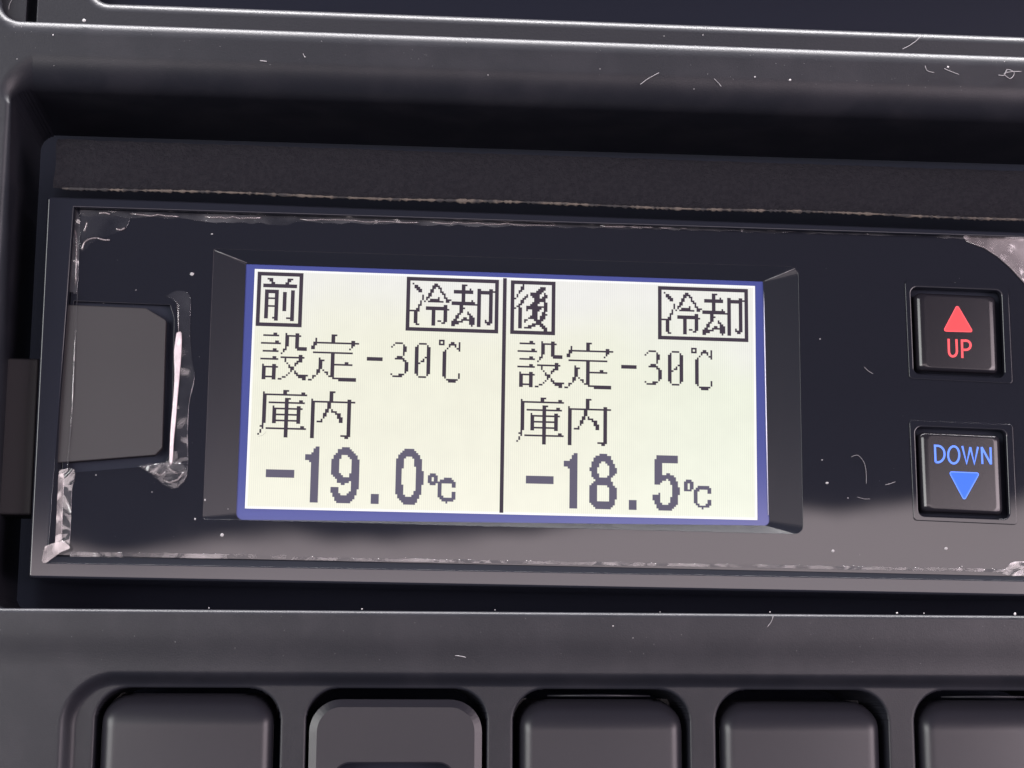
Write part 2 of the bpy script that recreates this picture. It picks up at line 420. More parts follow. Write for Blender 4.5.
# ---- dot matrix lettering: strokes laid on the dot grid of the display
P_ = .28
PH = [.5, .34]                                  # where the first dot of the glass starts
def dotc(px, py):
    x, z = w(px, py, 0); return ((x + W2) / P_ - PH[0], (H2 - z) / P_ - PH[1])
class Dots:
    def __init__(s): s.on = set()
    def stamp(s, u, v, bw, bh_):
        i0 = math.floor(u - bw / 2 + .5); j0 = math.floor(v - bh_ / 2 + .5)
        for i in range(bw):
            for j in range(bh_): s.on.add((i0 + i, j0 + j))
    def line(s, fr, bw, bh_, *pts):
        x0, y0, k = fr
        P = [list(dotc(x0 + a / k, y0 + b / k)) for a, b in pts]
        for a, b in zip(P, P[1:]):              # strokes meant level or upright follow one row or column of dots
            du_, dv_ = abs(a[0] - b[0]), abs(a[1] - b[1])
            if du_ > 3 and dv_ < (1.6 if du_ > 15 else 1.0): a[1] = b[1] = (a[1] + b[1]) / 2
            if dv_ > 3 and du_ < (1.6 if dv_ > 15 else 1.0): a[0] = b[0] = (a[0] + b[0]) / 2
        if len(P) == 1: s.stamp(*P[0], bw, bh_)
        for a, b in zip(P, P[1:]):
            n = max(1, math.ceil(max(abs(a[0] - b[0]), abs(a[1] - b[1])) - .01))
            for q in range(n + 1): s.stamp(a[0] + (b[0] - a[0]) * q / n, a[1] + (b[1] - a[1]) * q / n, bw, bh_)
    def poly(s, fr, outer, *holes):
        x0, y0, k = fr
        def inside(p, l):
            c = False
            for i in range(len(l)):
                a, b = l[i - 1], l[i]
                if (a[1] > p[1]) != (b[1] > p[1]) and p[0] < (b[0] - a[0]) * (p[1] - a[1]) / (b[1] - a[1]) + a[0]: c = not c
            return c
        L = [[dotc(x0 + a / k, y0 + b / k) for a, b in l] for l in (outer,) + holes]
        us = [p[0] for p in L[0]]; vs = [p[1] for p in L[0]]
        for i in range(int(min(us)) - 1, int(max(us)) + 2):
            for j in range(int(min(vs)) - 1, int(max(vs)) + 2):
                c = (i + .5, j + .5)
                if inside(c, L[0]) and not any(inside(c, h) for h in L[1:]): s.on.add((i, j))
    def rect(s, fr, x0, y0, x1, y1): s.poly(fr, [(x0, y0), (x1, y0), (x1, y1), (x0, y1)])
    def build(s, name, m, du=0., dv=0., g=.05):
        V = []; Fc = []
        def q(a, b, c, d_):
            n = len(V)
            for (i, j) in ((a, b), (c, b), (c, d_), (a, d_)):
                V.append((-W2 + (i + du + PH[0]) * P_, H2 - (j + dv + PH[1]) * P_, .03))
            Fc.append((n, n + 1, n + 2, n + 3))
        runs = {}
        for j in sorted({j for _, j in s.on}):
            xs_ = sorted(i for i, jj in s.on if jj == j); r = []
            for i in xs_:
                if r and r[-1][1] == i: r[-1][1] = i + 1
                else: r.append([i, i + 1])
            runs[j] = r
            for a, b in r: q(a + g, j + g, b - g, j + 1 - g)
        for j, r in runs.items():
            for a, b in r:
                for a2, b2 in runs.get(j + 1, []):
                    lo, hi = max(a, a2), min(b, b2)
                    if hi > lo: q(lo + g, j + 1 - g, hi - g, j + 1 + g)
        return link(name, V, Fc, m, lcd)
def art(u0, v0, txt):
    D = Dots()
    for j, row in enumerate(txt.split()):
        for i, ch in enumerate(row):
            if ch == '#': D.on.add((u0 + i, v0 + j))
    return D
def glyph_mae(): return art(1, 1, """
#######################
#######################
##...................##
##...###.......###...##
##....##.......##....##
##.....##.....##.....##
##.#################.##
##.#################.##
##...................##
##..#######......##..##
##..#######..##..##..##
##..##...##..##..##..##
##..##...##..##..##..##
##..#######..##..##..##
##..##...##..##..##..##
##..##...##..##..##..##
##..##...##..##..##..##
##..#######..##..##..##
##..##...##..##..##..##
##..##...##..##..##..##
##..##...##......##..##
##..##...##......##..##
##..##...##......##..##
##..##..###....####..##
##.......##......##..##
##...................##
#######################
#######################
""")
def glyph_ushiro(): return art(129, 1, """
#######################
#######################
##....#..............##
##...##........##....##
##...##.......###....##
##..##.......###.....##
##..#.....#.###..#...##
##.#....#.####...##..##
##.#...##..###..###..##
###...##....##.##....##
##...##.....####.#...##
##...##....###...##..##
##..##....###....##..##
##.##...######.####..##
###.##..#######..##..##
##..##..#..###...##..##
##..##.....##...##...##
##..##.....##...###..##
##..##....###..###...##
##..##...##.#..##....##
##..##.##...####.....##
##..##.#.....##......##
##..##.....##.##.....##
##..##...###...##....##
##..##.###......###..##
##...............##..##
#######################
#######################
""")
def glyph_reikyaku(): return art(76, 1, """
###############################################
###############################################
##...........................................##
##.#..........##............###..............##
##..##.......####...........##...............##
##..###......##.##..........##..#...##....##.##
##...###....##...#......##########..###########
##....##....##...##.....##########..########.##
##.........##.....##........##......##....##.##
##......#..##......#........##......##....##.##
##......#.##....#..##.......##......##....##.##
##......#.#.#####...###.....##...#..##....##.##
##.....#.#.########.##.############.##....##.##
##.....#...............###############....##.##
##....##...........##......##.......##....##.##
##....#...###########......###......##....##.##
##...##...############.....##.......##....##.##
#######......##....##......##..#....##....##.##
##..##.......##....##.....##...##...##....##.##
##..##.......##....##....##.....##..##....##.##
##..##.......##....##....##..##.###.##....##.##
##..##.......##....##...##..#######.##..#.##.##
##..##.......##.##.##..######...###.##..####.##
##..##.......##...##...####.....###.##...##..##
##...##......##........##........#..##.......##
##...........................................##
###############################################
###############################################
""")
def glyph_settei():
    D = Dots(); f = (256, 332, 13.714); L = D.line
    L(f, 1, 1, (105, 38), (310, 45)); L(f, 2, 1, (268, 20)); L(f, 1, 1, (75, 150), (340, 155)); L(f, 2, 1, (290, 128))
    L(f, 1, 1, (95, 255), (300, 265)); L(f, 2, 1, (250, 238)); L(f, 1, 1, (85, 362), (300, 370)); L(f, 2, 1, (250, 345))
    L(f, 1, 1, (98, 442)); L(f, 2, 1, (106, 465), (102, 640)); L(f, 1, 1, (120, 472), (290, 477)); L(f, 2, 1, (250, 445), (243, 640)); L(f, 1, 1, (120, 607), (230, 610))
    L(f, 1, 1, (418, 25)); L(f, 2, 1, (432, 45), (426, 185)); L(f, 1, 1, (415, 205), (405, 232)); L(f, 2, 1, (385, 245)); L(f, 1, 1, (372, 268), (350, 295))
    L(f, 1, 1, (440, 52), (615, 56)); L(f, 2, 1, (572, 28), (562, 225)); L(f, 1, 2, (575, 235), (690, 235))
    L(f, 1, 1, (340, 345), (660, 352)); L(f, 2, 1, (622, 325), (615, 400)); L(f, 2, 1, (585, 415), (565, 440)); L(f, 1, 1, (545, 465), (520, 490)); L(f, 2, 1, (497, 505), (495, 525))
    L(f, 1, 1, (470, 545), (430, 580), (390, 610), (350, 638)); L(f, 1, 1, (305, 645), (350, 640)); L(f, 1, 1, (403, 360), (405, 395)); L(f, 1, 1, (430, 440), (460, 478), (480, 495))
    L(f, 1, 1, (525, 545), (555, 575)); L(f, 2, 1, (580, 590), (605, 610)); L(f, 1, 2, (610, 615), (675, 615)); L(f, 1, 1, (675, 600), (708, 597)); L(f, 2, 1, (658, 648))
    g = (304, 332, 13.714)
    L(g, 2, 1, (408, 45), (402, 145)); L(g, 1, 1, (430, 42), (452, 42)); L(g, 1, 1, (155, 148), (730, 160)); L(g, 1, 1, (175, 88), (172, 130))
    L(g, 2, 1, (158, 150), (150, 170)); L(g, 2, 2, (125, 208)); L(g, 2, 1, (688, 133)); L(g, 2, 1, (683, 180)); L(g, 1, 1, (665, 205)); L(g, 1, 1, (632, 240))
    L(g, 1, 1, (130, 278), (670, 293)); L(g, 2, 1, (398, 290), (390, 605)); L(g, 1, 1, (420, 450), (640, 458)); L(g, 2, 1, (590, 430))
    L(g, 1, 1, (218, 358)); L(g, 2, 1, (230, 385), (226, 490)); L(g, 1, 1, (250, 388), (280, 386)); L(g, 2, 1, (205, 520), (195, 545)); L(g, 1, 1, (175, 565), (155, 590), (115, 640)); L(g, 1, 1, (65, 657), (105, 657))
    L(g, 1, 1, (258, 515), (290, 548), (325, 580)); L(g, 2, 1, (350, 600), (385, 605)); L(g, 2, 1, (410, 627), (450, 627)); L(g, 1, 2, (485, 655), (690, 655)); L(g, 1, 1, (690, 640), (712, 638))
    h = (360, 336, 13.714)
    L(h, 1, 2, (110, 316), (305, 316)); L(h, 1, 1, (440, 155)); L(h, 1, 1, (470, 125)); L(h, 1, 1, (495, 100), (580, 98)); L(h, 1, 1, (605, 125)); L(h, 2, 1, (622, 155), (618, 215))
    L(h, 1, 1, (602, 235)); L(h, 1, 1, (575, 262)); L(h, 1, 1, (530, 288), (580, 290)); L(h, 1, 1, (490, 318), (600, 318)); L(h, 1, 1, (612, 345)); L(h, 2, 1, (642, 370), (640, 480))
    L(h, 1, 1, (615, 505), (600, 520)); L(h, 2, 1, (565, 535)); L(h, 1, 1, (455, 555), (575, 557)); L(h, 1, 1, (430, 525))
    k = (410, 336, 13.714)
    L(k, 2, 1, (97, 160), (88, 515)); L(k, 2, 1, (262, 160), (252, 515)); L(k, 1, 1, (135, 112), (220, 112)); L(k, 1, 1, (115, 137)); L(k, 1, 1, (240, 137))
    L(k, 1, 1, (130, 567), (210, 567)); L(k, 1, 1, (105, 540)); L(k, 1, 1, (235, 540)); L(k, 1, 1, (110, 380), (130, 378), (180, 337), (215, 300), (240, 298))
    L(k, 1, 1, (412, 70), (465, 70), (465, 122), (412, 122), (412, 70))
    L(k, 1, 1, (685, 92), (682, 210)); L(k, 1, 1, (497, 185), (530, 142), (560, 118)); L(k, 2, 1, (587, 98)); L(k, 1, 1, (605, 118), (635, 150)); L(k, 2, 1, (660, 180))
    L(k, 2, 1, (472, 225), (463, 545)); L(k, 1, 1, (490, 200)); L(k, 1, 1, (490, 575)); L(k, 1, 1, (510, 595)); L(k, 1, 2, (530, 618), (620, 618)); L(k, 1, 1, (650, 592)); L(k, 1, 1, (672, 565), (675, 525))
    D.on ^= {(75, 41), (74, 41), (75, 44)}
    return D
def glyph_konai():
    D = Dots(); f = (254, 386, 13.714); L = D.line
    L(f, 2, 1, (425, 65), (425, 110)); L(f, 1, 1, (450, 62), (475, 60)); L(f, 1, 1, (140, 112), (725, 128)); L(f, 2, 1, (677, 102))
    L(f, 1, 1, (135, 78)); L(f, 2, 1, (147, 115), (130, 500)); L(f, 1, 1, (115, 520), (105, 572)); L(f, 2, 1, (95, 550)); L(f, 1, 1, (85, 590), (80, 640)); L(f, 1, 1, (55, 662))
    L(f, 1, 1, (205, 222), (690, 238)); L(f, 2, 1, (645, 213)); L(f, 2, 1, (450, 180), (432, 700)); L(f, 1, 1, (470, 175), (495, 170))
    L(f, 1, 1, (265, 275)); L(f, 2, 1, (274, 300), (268, 500)); L(f, 2, 1, (613, 285), (605, 510)); L(f, 1, 1, (290, 308), (660, 318)); L(f, 1, 1, (290, 388), (600, 395)); L(f, 1, 1, (290, 470), (600, 480))
    L(f, 1, 1, (160, 578), (710, 592)); L(f, 2, 1, (660, 567))
    g = (302, 386, 13.714)
    L(g, 2, 1, (410, 85), (405, 200)); L(g, 1, 1, (430, 82), (455, 82)); L(g, 2, 1, (382, 225), (376, 290)); L(g, 2, 1, (350, 325), (325, 375), (305, 412)); L(g, 1, 1, (290, 438), (255, 475)); L(g, 1, 1, (205, 488), (242, 487))
    L(g, 1, 1, (150, 212), (705, 226)); L(g, 1, 1, (142, 182)); L(g, 2, 1, (154, 210), (136, 705)); L(g, 2, 1, (655, 195), (640, 690)); L(g, 1, 1, (530, 685), (600, 690)); L(g, 2, 1, (608, 712))
    L(g, 1, 1, (400, 325)); L(g, 2, 1, (435, 350), (470, 380)); L(g, 2, 2, (495, 410), (520, 445)); L(g, 2, 1, (540, 470), (540, 495)); L(g, 2, 1, (520, 495))
    return D
def reading_left():
    D = Dots(); f = (258, 440, 10.971)
    D.rect(f, 85, 325, 397, 411); D.poly(f, [(640, 72), (672, 72), (670, 230), (655, 687), (570, 687), (583, 240), (562, 240), (562, 212), (520, 212), (520, 160), (583, 160), (590, 135), (612, 130), (615, 95), (638, 92)])
    g = (320, 440, 10.971)
    D.poly(g, [(250, 80), (325, 80), (365, 125), (412, 175), (435, 240), (420, 540), (385, 620), (330, 690), (180, 690), (135, 610), (118, 575), (118, 520), (197, 520), (215, 590), (235, 612), (290, 612), (325, 560), (340, 450), (310, 470), (270, 470), (265, 490), (240, 490), (225, 468), (190, 460), (145, 400), (122, 370), (130, 210), (165, 160), (200, 105)],
           [(255, 165), (305, 165), (330, 215), (350, 240), (345, 340), (325, 375), (300, 410), (255, 412), (235, 385), (207, 360), (212, 230)])
    D.rect(g, 550, 585, 650, 700)
    h = (390, 440, 10.971)
    D.poly(h, [(170, 100), (265, 100), (300, 140), (330, 190), (350, 230), (350, 335), (368, 345), (365, 490), (345, 500), (335, 600), (290, 685), (250, 710), (150, 710), (90, 640), (60, 590), (70, 210), (105, 150)],
           [(190, 182), (240, 182), (262, 210), (270, 290), (288, 300), (280, 515), (258, 590), (230, 628), (165, 628), (155, 590), (140, 490), (122, 480), (130, 310), (150, 300), (155, 215)])
    D.poly(h, [(440, 368), (500, 368), (522, 400), (515, 465), (490, 492), (435, 492), (418, 460), (425, 395)], [(458, 400), (485, 400), (482, 458), (452, 458)])
    D.poly(h, [(600, 415), (670, 415), (715, 460), (715, 520), (682, 520), (680, 485), (660, 475), (590, 475), (565, 500), (560, 590), (600, 635), (655, 635), (680, 600), (685, 572), (717, 572), (715, 635), (690, 672), (630, 672), (625, 700), (605, 700), (600, 672), (575, 668), (525, 620), (530, 460), (560, 440)])
    return D
def reading_right():
    D = Dots(); f = (515, 445, 10.971)
    D.rect(f, 118, 342, 417, 429); D.poly(f, [(645, 92), (679, 92), (679, 230), (678, 697), (595, 697), (596, 262), (575, 260), (575, 236), (532, 236), (532, 178), (595, 178), (598, 158), (620, 155), (622, 118), (643, 115)])
    g = (580, 447, 10.971)
    D.poly(g, [(215, 78), (290, 78), (330, 105), (372, 160), (375, 205), (397, 220), (395, 290), (372, 310), (350, 345), (352, 400), (375, 430), (397, 460), (392, 620), (330, 685), (168, 685), (122, 625), (100, 590), (100, 450), (122, 405), (168, 370), (150, 350), (122, 310), (118, 262), (100, 245), (122, 225), (122, 170), (165, 105)],
           [(230, 160), (270, 160), (318, 210), (318, 290), (298, 340), (228, 342), (200, 300), (180, 250), (200, 215)], [(205, 422), (298, 422), (318, 450), (315, 590), (290, 605), (215, 605), (178, 575), (178, 450)])
    D.rect(g, 528, 582, 622, 692)
    h = (645, 449, 10.971)
    D.poly(h, [(122, 78), (355, 78), (355, 160), (182, 160), (182, 275), (280, 275), (310, 300), (352, 345), (358, 405), (378, 420), (375, 515), (355, 520), (355, 600), (310, 665), (270, 682), (165, 682), (125, 655), (122, 612), (100, 600), (82, 545), (82, 490), (162, 490), (165, 575), (200, 605), (255, 605), (278, 545), (300, 520), (298, 410), (275, 370), (240, 338), (180, 365), (155, 395), (100, 395), (100, 120), (122, 115)])
    D.poly(h, [(455, 345), (510, 345), (528, 375), (525, 440), (505, 468), (450, 468), (428, 450), (430, 370)], [(466, 375), (492, 375), (490, 438), (462, 438)])
    D.poly(h, [(610, 397), (680, 397), (725, 440), (722, 498), (692, 498), (690, 465), (665, 450), (600, 452), (575, 480), (572, 575), (605, 615), (665, 615), (690, 585), (692, 550), (725, 550), (722, 605), (700, 648), (645, 650), (642, 675), (620, 675), (618, 648), (585, 648), (540, 600), (540, 440), (580, 415)])
    return D
tag(glyph_mae().build('boxed_character', M['inks']), 'boxed character on the left half, front')
gu = glyph_ushiro(); gu.on |= {(i + 1, j) for i, j in gu.on if 138 <= i <= 145 and 4 <= j <= 25}
tag(gu.build('boxed_character', M['inks']), 'boxed character on the right half, rear')
gr = glyph_reikyaku(); tag(gr.build('boxed_status_characters', M['inks']), 'boxed cooling status on the left half'); tag(gr.build('boxed_status_characters', M['inks'], 128.8, .4), 'boxed cooling status on the right half')
gs = glyph_settei(); tag(gs.build('setting_line', M['inks']), 'setting line reading -30 on the left half'); tag(gs.build('setting_line', M['inks'], 128.9, .15), 'setting line reading -30 on the right half')
gk = glyph_konai(); tag(gk.build('chamber_line', M['inks']), 'chamber line on the left half'); tag(gk.build('chamber_line', M['inks'], 128.9, .15), 'chamber line on the right half')
tag(reading_left().build('temperature_reading', M['inkl'], g=.03), 'large reading -19.0'); tag(reading_right().build('temperature_reading', M['inkl'], g=.03), 'large reading -18.5')
dv = Dots()
for j in range(0, 120): dv.on |= {(126, j), (125, j)}
dv.build('divider_line', M['inks'], .0)

# ---- matte pad in its cut-out
recess = plate('pad_recess', offset(pad_hole if signed(pad_hole) > 0 else pad_hole[::-1], -.2), .3, .3, .02, M['void'], ctl)
pq = rounded(ws([(56, 304), (146, 308), (166, 320), (162, 448), (155, 455), (56, 463)], 1.55), [.1, .3, .5, .5, .3, .1])
tag(plate('matte_pad', pq, 1.55, 1.2, .12, M['pad'], ctl), 'matte dark grey rectangular pad at the left end of the panel')

# ---- UP and DOWN push buttons
def ribbon(name, pts, d, width, m, parent, closed=False):
    P = [Vector(p) for p in pts]; n = len(P); V = []
    for i in range(n):
        a = P[(i - 1) % n] if (closed or i) else None; b = P[(i + 1) % n] if (closed or i < n - 1) else None
        e1 = (P[i] - a).normalized() if a else None; e2 = (b - P[i]).normalized() if b else None
        e1 = e1 or e2; e2 = e2 or e1
        n1 = Vector((-e1.y, e1.x)); n2 = Vector((-e2.y, e2.x)); mm = (n1 + n2).normalized(); k = max(.6, mm.dot(n1))
        for s_ in (-1, 1):
            q = P[i] + mm * (s_ * width / 2 / k); V.append((q.x, q.y, d))
    rng = n if closed else n - 1
    return V, [(2 * i, 2 * i + 1, (2 * i + 3) % (2 * n), (2 * i + 2) % (2 * n)) for i in range(rng)]
def letters(name, strokes, d, width, m, parent):
    V = []; Fc = []
    for k, s_ in enumerate(strokes):
        v, f_ = ribbon('', ws(s_, d), d + .004 * k, width, m, None); o = len(V)
        V += v; Fc += [tuple(a + o for a in q) for q in f_]
    return link(name, V, Fc, m, parent)
def arc(cx_, cy_, rx, ry, a0, a1, n=10): return [(cx_ + rx * math.cos(math.radians(a0 + (a1 - a0) * k / n)), cy_ + ry * math.sin(math.radians(a0 + (a1 - a0) * k / n))) for k in range(n + 1)]
def push_button(q, label, capq):
    ox, oy = q[0]
    ring_o = rounded(ws([(q[0][0] - 6, q[0][1] - 7), (q[1][0] + 7, q[1][1] - 6), (q[2][0] + 8, q[2][1] + 6), (q[3][0] - 5, q[3][1] + 5)], PD), .5)
    ring_i = rounded(ws([(q[0][0] - 0, q[0][1] - 0), q[1], q[2], q[3]], PD), .9)
    sr = plate('button_surround', ring_o, PD + .16, .3, .10, M['panel'], ctl, holes=[ring_i], hole_bevel=.2, seg=5)
    bk = plate('button_well', offset(ring_i if signed(ring_i) > 0 else ring_i[::-1], -.3), -.6, .3, .02, M['void'], ctl)
    cd = PD + .75
    c = rounded(ws(capq, cd), .8)
    if signed(c) < 0: c = c[::-1]
    # cap: soft round shoulders left and right, crisper at top and bottom
    V = []; Fc = []; n = len(c); rings = []
    cxm = sum(p[0] for p in c) / n; czm = sum(p[1] for p in c) / n
    seg = 8
    rings.append([(p[0], p[1], -.5) for p in c])
    for k in range(seg + 1):
        a = math.pi / 2 * k / seg; ox_, oz_ = 1.15, .55
        x0, x1 = min(p[0] for p in c), max(p[0] for p in c); z0, z1 = min(p[1] for p in c), max(p[1] for p in c)
        sx = 1 - ox_ * (1 - math.cos(a)) * 2 / (x1 - x0); sz = 1 - oz_ * (1 - math.cos(a)) * 2 / (z1 - z0)
        rings.append([(cxm + (p[0] - cxm) * sx, czm + (p[1] - czm) * sz, cd - .85 * (1 - math.sin(a))) for p in c])
    for r_ in rings: V += r_
    for k in range(len(rings) - 1):
        for i in range(n): Fc.append((k * n + i, k * n + (i + 1) % n, (k + 1) * n + (i + 1) % n, (k + 1) * n + i))
    Fc.append(tuple(range((len(rings) - 1) * n, len(rings) * n)))
    b = link('push_button', V, Fc, M['cap'], ctl, [True] * (len(Fc) - 1) + [False])
    tag(b, label); return b, cd
bu, cd = push_button(upq, 'button marked UP with a red triangle pointing up', [(916, 292), (996.5, 295.5), (999.5, 373.5), (919, 370)])
tri = ws([(957.2, 305), (972.8, 331.8), (943.5, 331.0)], cd + .03); tri = rounded(tri, .22, 4)
plate('arrow_symbol', tri, cd + .035, .03, .005, M['red'], bu)
v, f_ = ribbon('', tri, cd + .05, .16, None, None, True); link('arrow_outline', v, f_, M['redl'], bu)
letters('lettering', [
    [(948.6, 338.8), (948.9, 351)] + arc(952.9, 351.2, 4.0, 5.2, 180, 0) + [(956.9, 351), (956.4, 339.2)],
    [(962.4, 358), (961.9, 340.6), (966, 340.7)] + arc(966, 345.2, 4.6, 4.6, -90, 90) + [(962.3, 349.8)]], cd + .04, .34, M['redl'], bu)
bd, cd = push_button(dnq, 'button marked DOWN with a blue triangle pointing down', [(920, 431.5), (1001, 435), (1004.5, 515), (923.5, 511.5)])
tri = ws([(949.0, 471.8), (979.4, 473.0), (964.2, 500.4)], cd + .03); tri = rounded(tri, .22, 4)
plate('arrow_symbol', tri, cd + .035, .03, .005, M['blue'], bd)
v, f_ = ribbon('', tri, cd + .05, .16, None, None, True); link('arrow_outline', v, f_, M['bluel'], bd)
letters('lettering', [
    [(935.6, 462.2), (934.9, 445.6), (938, 445.8)] + arc(937.6, 454.1, 7.0, 8.3, -80, 82) + [(935.6, 462.2)],
    arc(953.7, 454.9, 5.6, 8.6, 0, 360, 22),
    [(962.2, 446.0), (966.6, 463.4), (970.3, 447.2)], [(970.3, 447.2), (974.3, 463.8), (977.9, 446.9)],
    [(982.4, 464.0), (981.6, 447.0)], [(981.6, 447.2), (990.9, 464.2)], [(990.9, 464.4), (990.4, 447.3)]], cd + .04, .30, M['bluel'], bd)

# ------------------------------------------------------------------ foam strip above the controller
fo = thing('foam_strip', 'dark felt like foam strip with a frayed pale lower edge above the controller', 'foam strip')
rows = [(139, 2.0), (143, 2.8), (165, 3.3), (182, 3.4), (188, 3.0)]
nX = 260
V = []; Fc = []
for k, (yy, d) in enumerate(rows):
    for i in range(nX + 1):
        px = 54 + (1240 - 54) * i / nX
        sl = .0335 + (139 - yy) * 0.00003
        py = yy + sl * (px - 54) + random.uniform(-.5, .5) * (1 if k in (0, 4) else .3)
        if i == 0: px += (4 if k == 0 else (-1 if k > 2 else 2))
        V.append((*w(px, py, d), d + random.uniform(-.04, .04)))
for k in range(len(rows) - 1):
    for i in range(nX): a = k * (nX + 1) + i; Fc.append((a, a + 1, a + nX + 2, a + nX + 1))
o0 = len(V)
for k in (0, len(rows) - 1):
    pass
link('foam_body', V, Fc, M['foam'], fo, True)
V = []; Fc = []
for i in range(nX * 2 + 1):
    px = 62 + (1240 - 62) * i / nX / 2; py = 187.2 + .0328 * (px - 54) + .7 * math.sin(px * .021)
    t_ = random.uniform(.8, 2.6) * (1.5 if 450 < px < 500 else 1)
    V.append((*w(px, py - t_ * .5, 3.35), 3.35)); V.append((*w(px, py + t_ * .5, 3.55), 3.55)); V.append((*w(px, py + t_, 2.9), 2.9))
for i in range(nX * 2):
    for k in range(2): a = i * 3 + k; Fc.append((a, a + 3, a + 4, a + 1))
link('frayed_edge', V, Fc, M['foamedge'], fo, True)
bk = plate('mounting_bracket', rounded(ws([(-60, 357), (39, 358.5), (31, 515), (-60, 513)], 0), .3), 0, 6, .3, M['pad2'])
tag(bk, 'flat grey mounting bracket in the dark gap left of the controller', 'bracket')

# ------------------------------------------------------------------ switch blanks in the lower row
def switch(k, x0, x1, ztop, label, flat=False):
    t = thing('switch_blank', label, 'switch blank', 'switch blanks in the row below the controller')
    zb = -70
    if not flat:
        V = []; Fc = []; nx, nz_ = 56, 60
        for i in range(nx + 1):
            for j in range(nz_ + 1):
                x = x0 + (x1 - x0) * (.5 - .5 * math.cos(math.pi * i / nx)); z = zb + (ztop - zb) * (j / nz_) ** .6
                s = -sdf_rr(x, z, x0, zb - 20, x1, ztop, 3.6)
                a, b = undash(x, z)
                top = max(0., (z - (ztop - 4.2)) / 4.2)
                d = 6.2 - fil(max(0.02, s), 1.7) * 1.0 - 1.9 * top ** 1.8 + .45 * math.cos((x - (x0 + x1) / 2) / (x1 - x0) * 2.4)
                if s < 0: d = -4
                V.append((a, b, d))
        for i in range(nx):
            for j in range(nz_):
                a = i * (nz_ + 1) + j; Fc.append((a, a + 1, a + nz_ + 2, a + nz_ + 1))
        link('switch_cap', V, Fc, M['switch'], t, True)
    else:
        cap = rounded([(x0, zb), (x1, zb), (x1, ztop), (x0, ztop)], [0, 0, 4.2, 4.2], 10)
        slot = rounded(rect(x0 + 3.3, zb + 1, x1 - 3.6, -50.55), [0, 0, 2.2, 2.2], 8)
        plate('switch_cap', dl(cap), 6.3, 8, 1.0, M['switch'], t, holes=[dl(slot)], seg=1, hole_bevel=.2, flat_k=.42)
        plate('slot_floor', dl(offset(slot, -.3)), 2.5, .5, .02, M['void'], t)
    return t
switch(0, -53.3, -31.0, -41.6, 'black cushioned switch blank at the left end of the row, its right edge glinting')
switch(1, -26.3, -3.5, -42.3, 'flat black switch blank with chamfered corners and a dark slot in its face', True)
switch(2, 1.6, 23.5, -42.2, 'black cushioned switch blank just right of the slotted one, under the middle of the display')
switch(3, 28.7, 50.6, -42.3, 'black cushioned switch blank between two others, below the right edge of the display')
switch(4, 56.2, 78.4, -42.2, 'black cushioned switch blank at the right end of the row, cut by the photo edge')
# thin ledge inside the third well
for k, a, b in ((2, 5.5, 19.5), (4, 60, 74.5)):
    tb = tube('well_ledge', [(*undash(a, -41.75), 3.6), (*undash((a + b) / 2, -41.7), 3.7), (*undash(b, -41.75), 3.6)], .22, M['trim'])
    tag(tb, 'thin moulded ledge inside the top of the ' + ('middle' if k == 2 else 'rightmost') + ' switch well', 'ledge')

# ------------------------------------------------------------------ protective film remains
fl = thing('protective_film', 'wrinkled clear protective film lifting along the edges of the glossy panel', 'protective film')
FD = PD + .06
def blob(name, pts, m, bev=.05, d=FD, parent=fl, jag=0., n=4):
    p2 = [ (q.x, q.y) for q in spline([*pts, pts[0]], n)][:-1]
    if jag: p2 = [(a + random.uniform(-jag, jag), b + random.uniform(-jag, jag)) for a, b in p2]
    return plate(name, ws(p2, d), d + bev, .03, bev * .9, m, parent, seg=2)
top = []
def ty(x): return 209.6 + .0272 * (x - 78) + 1.2 * math.sin(x * .006)
xs_ = [80 + k * 9 for k in range(120)]
upper_ = [(x, ty(x) - .3 + random.uniform(-.4, .3)) for x in xs_]
lower_ = [(x, ty(x) + random.uniform(4.0, 6.5) + (2.5 if 190 < x < 290 else 0)) for x in xs_]
plate('film_edge', ws(upper_ + lower_[::-1], FD), FD + .05, .03, .04, M['film'], fl, seg=2)
# bright wrinkled ridge running inside the lifted top edge
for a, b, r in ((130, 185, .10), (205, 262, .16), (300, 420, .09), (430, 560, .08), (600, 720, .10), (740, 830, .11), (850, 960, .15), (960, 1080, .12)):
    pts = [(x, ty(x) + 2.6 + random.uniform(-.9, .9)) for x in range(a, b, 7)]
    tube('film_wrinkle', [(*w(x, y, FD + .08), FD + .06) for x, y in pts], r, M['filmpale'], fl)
blob('film_edge', [(72, 213), (76, 210), (80, 222), (79, 260), (77, 291), (72, 292), (69, 288), (71, 250)], M['film'])
blob('film_bubble', [(80, 212), (100, 211), (128, 214), (127, 226), (118, 232), (104, 237), (92, 243), (84, 251), (80, 250), (80, 232)], M['filmthin'], jag=.5)
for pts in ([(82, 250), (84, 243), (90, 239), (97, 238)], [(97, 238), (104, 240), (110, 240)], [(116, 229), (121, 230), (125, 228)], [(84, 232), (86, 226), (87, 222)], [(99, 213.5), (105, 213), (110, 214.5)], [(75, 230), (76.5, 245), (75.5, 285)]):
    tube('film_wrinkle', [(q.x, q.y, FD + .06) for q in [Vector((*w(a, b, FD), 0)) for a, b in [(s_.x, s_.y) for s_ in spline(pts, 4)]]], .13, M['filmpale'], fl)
blob('film_edge', [(57, 472), (63, 469), (75, 470), (72, 490), (71, 520), (69, 546), (62, 552), (54, 549), (55, 520)], M['film'])
blob('film_edge', [(58, 475), (64, 474), (63, 500), (62, 530), (61, 548), (55, 549), (55, 520)], M['filmpale'], d=FD + .06)
blob('film_bubble', [(45, 546), (62, 541), (70, 548), (60, 553), (46, 563), (42, 560)], M['filmpale'], d=2.5)
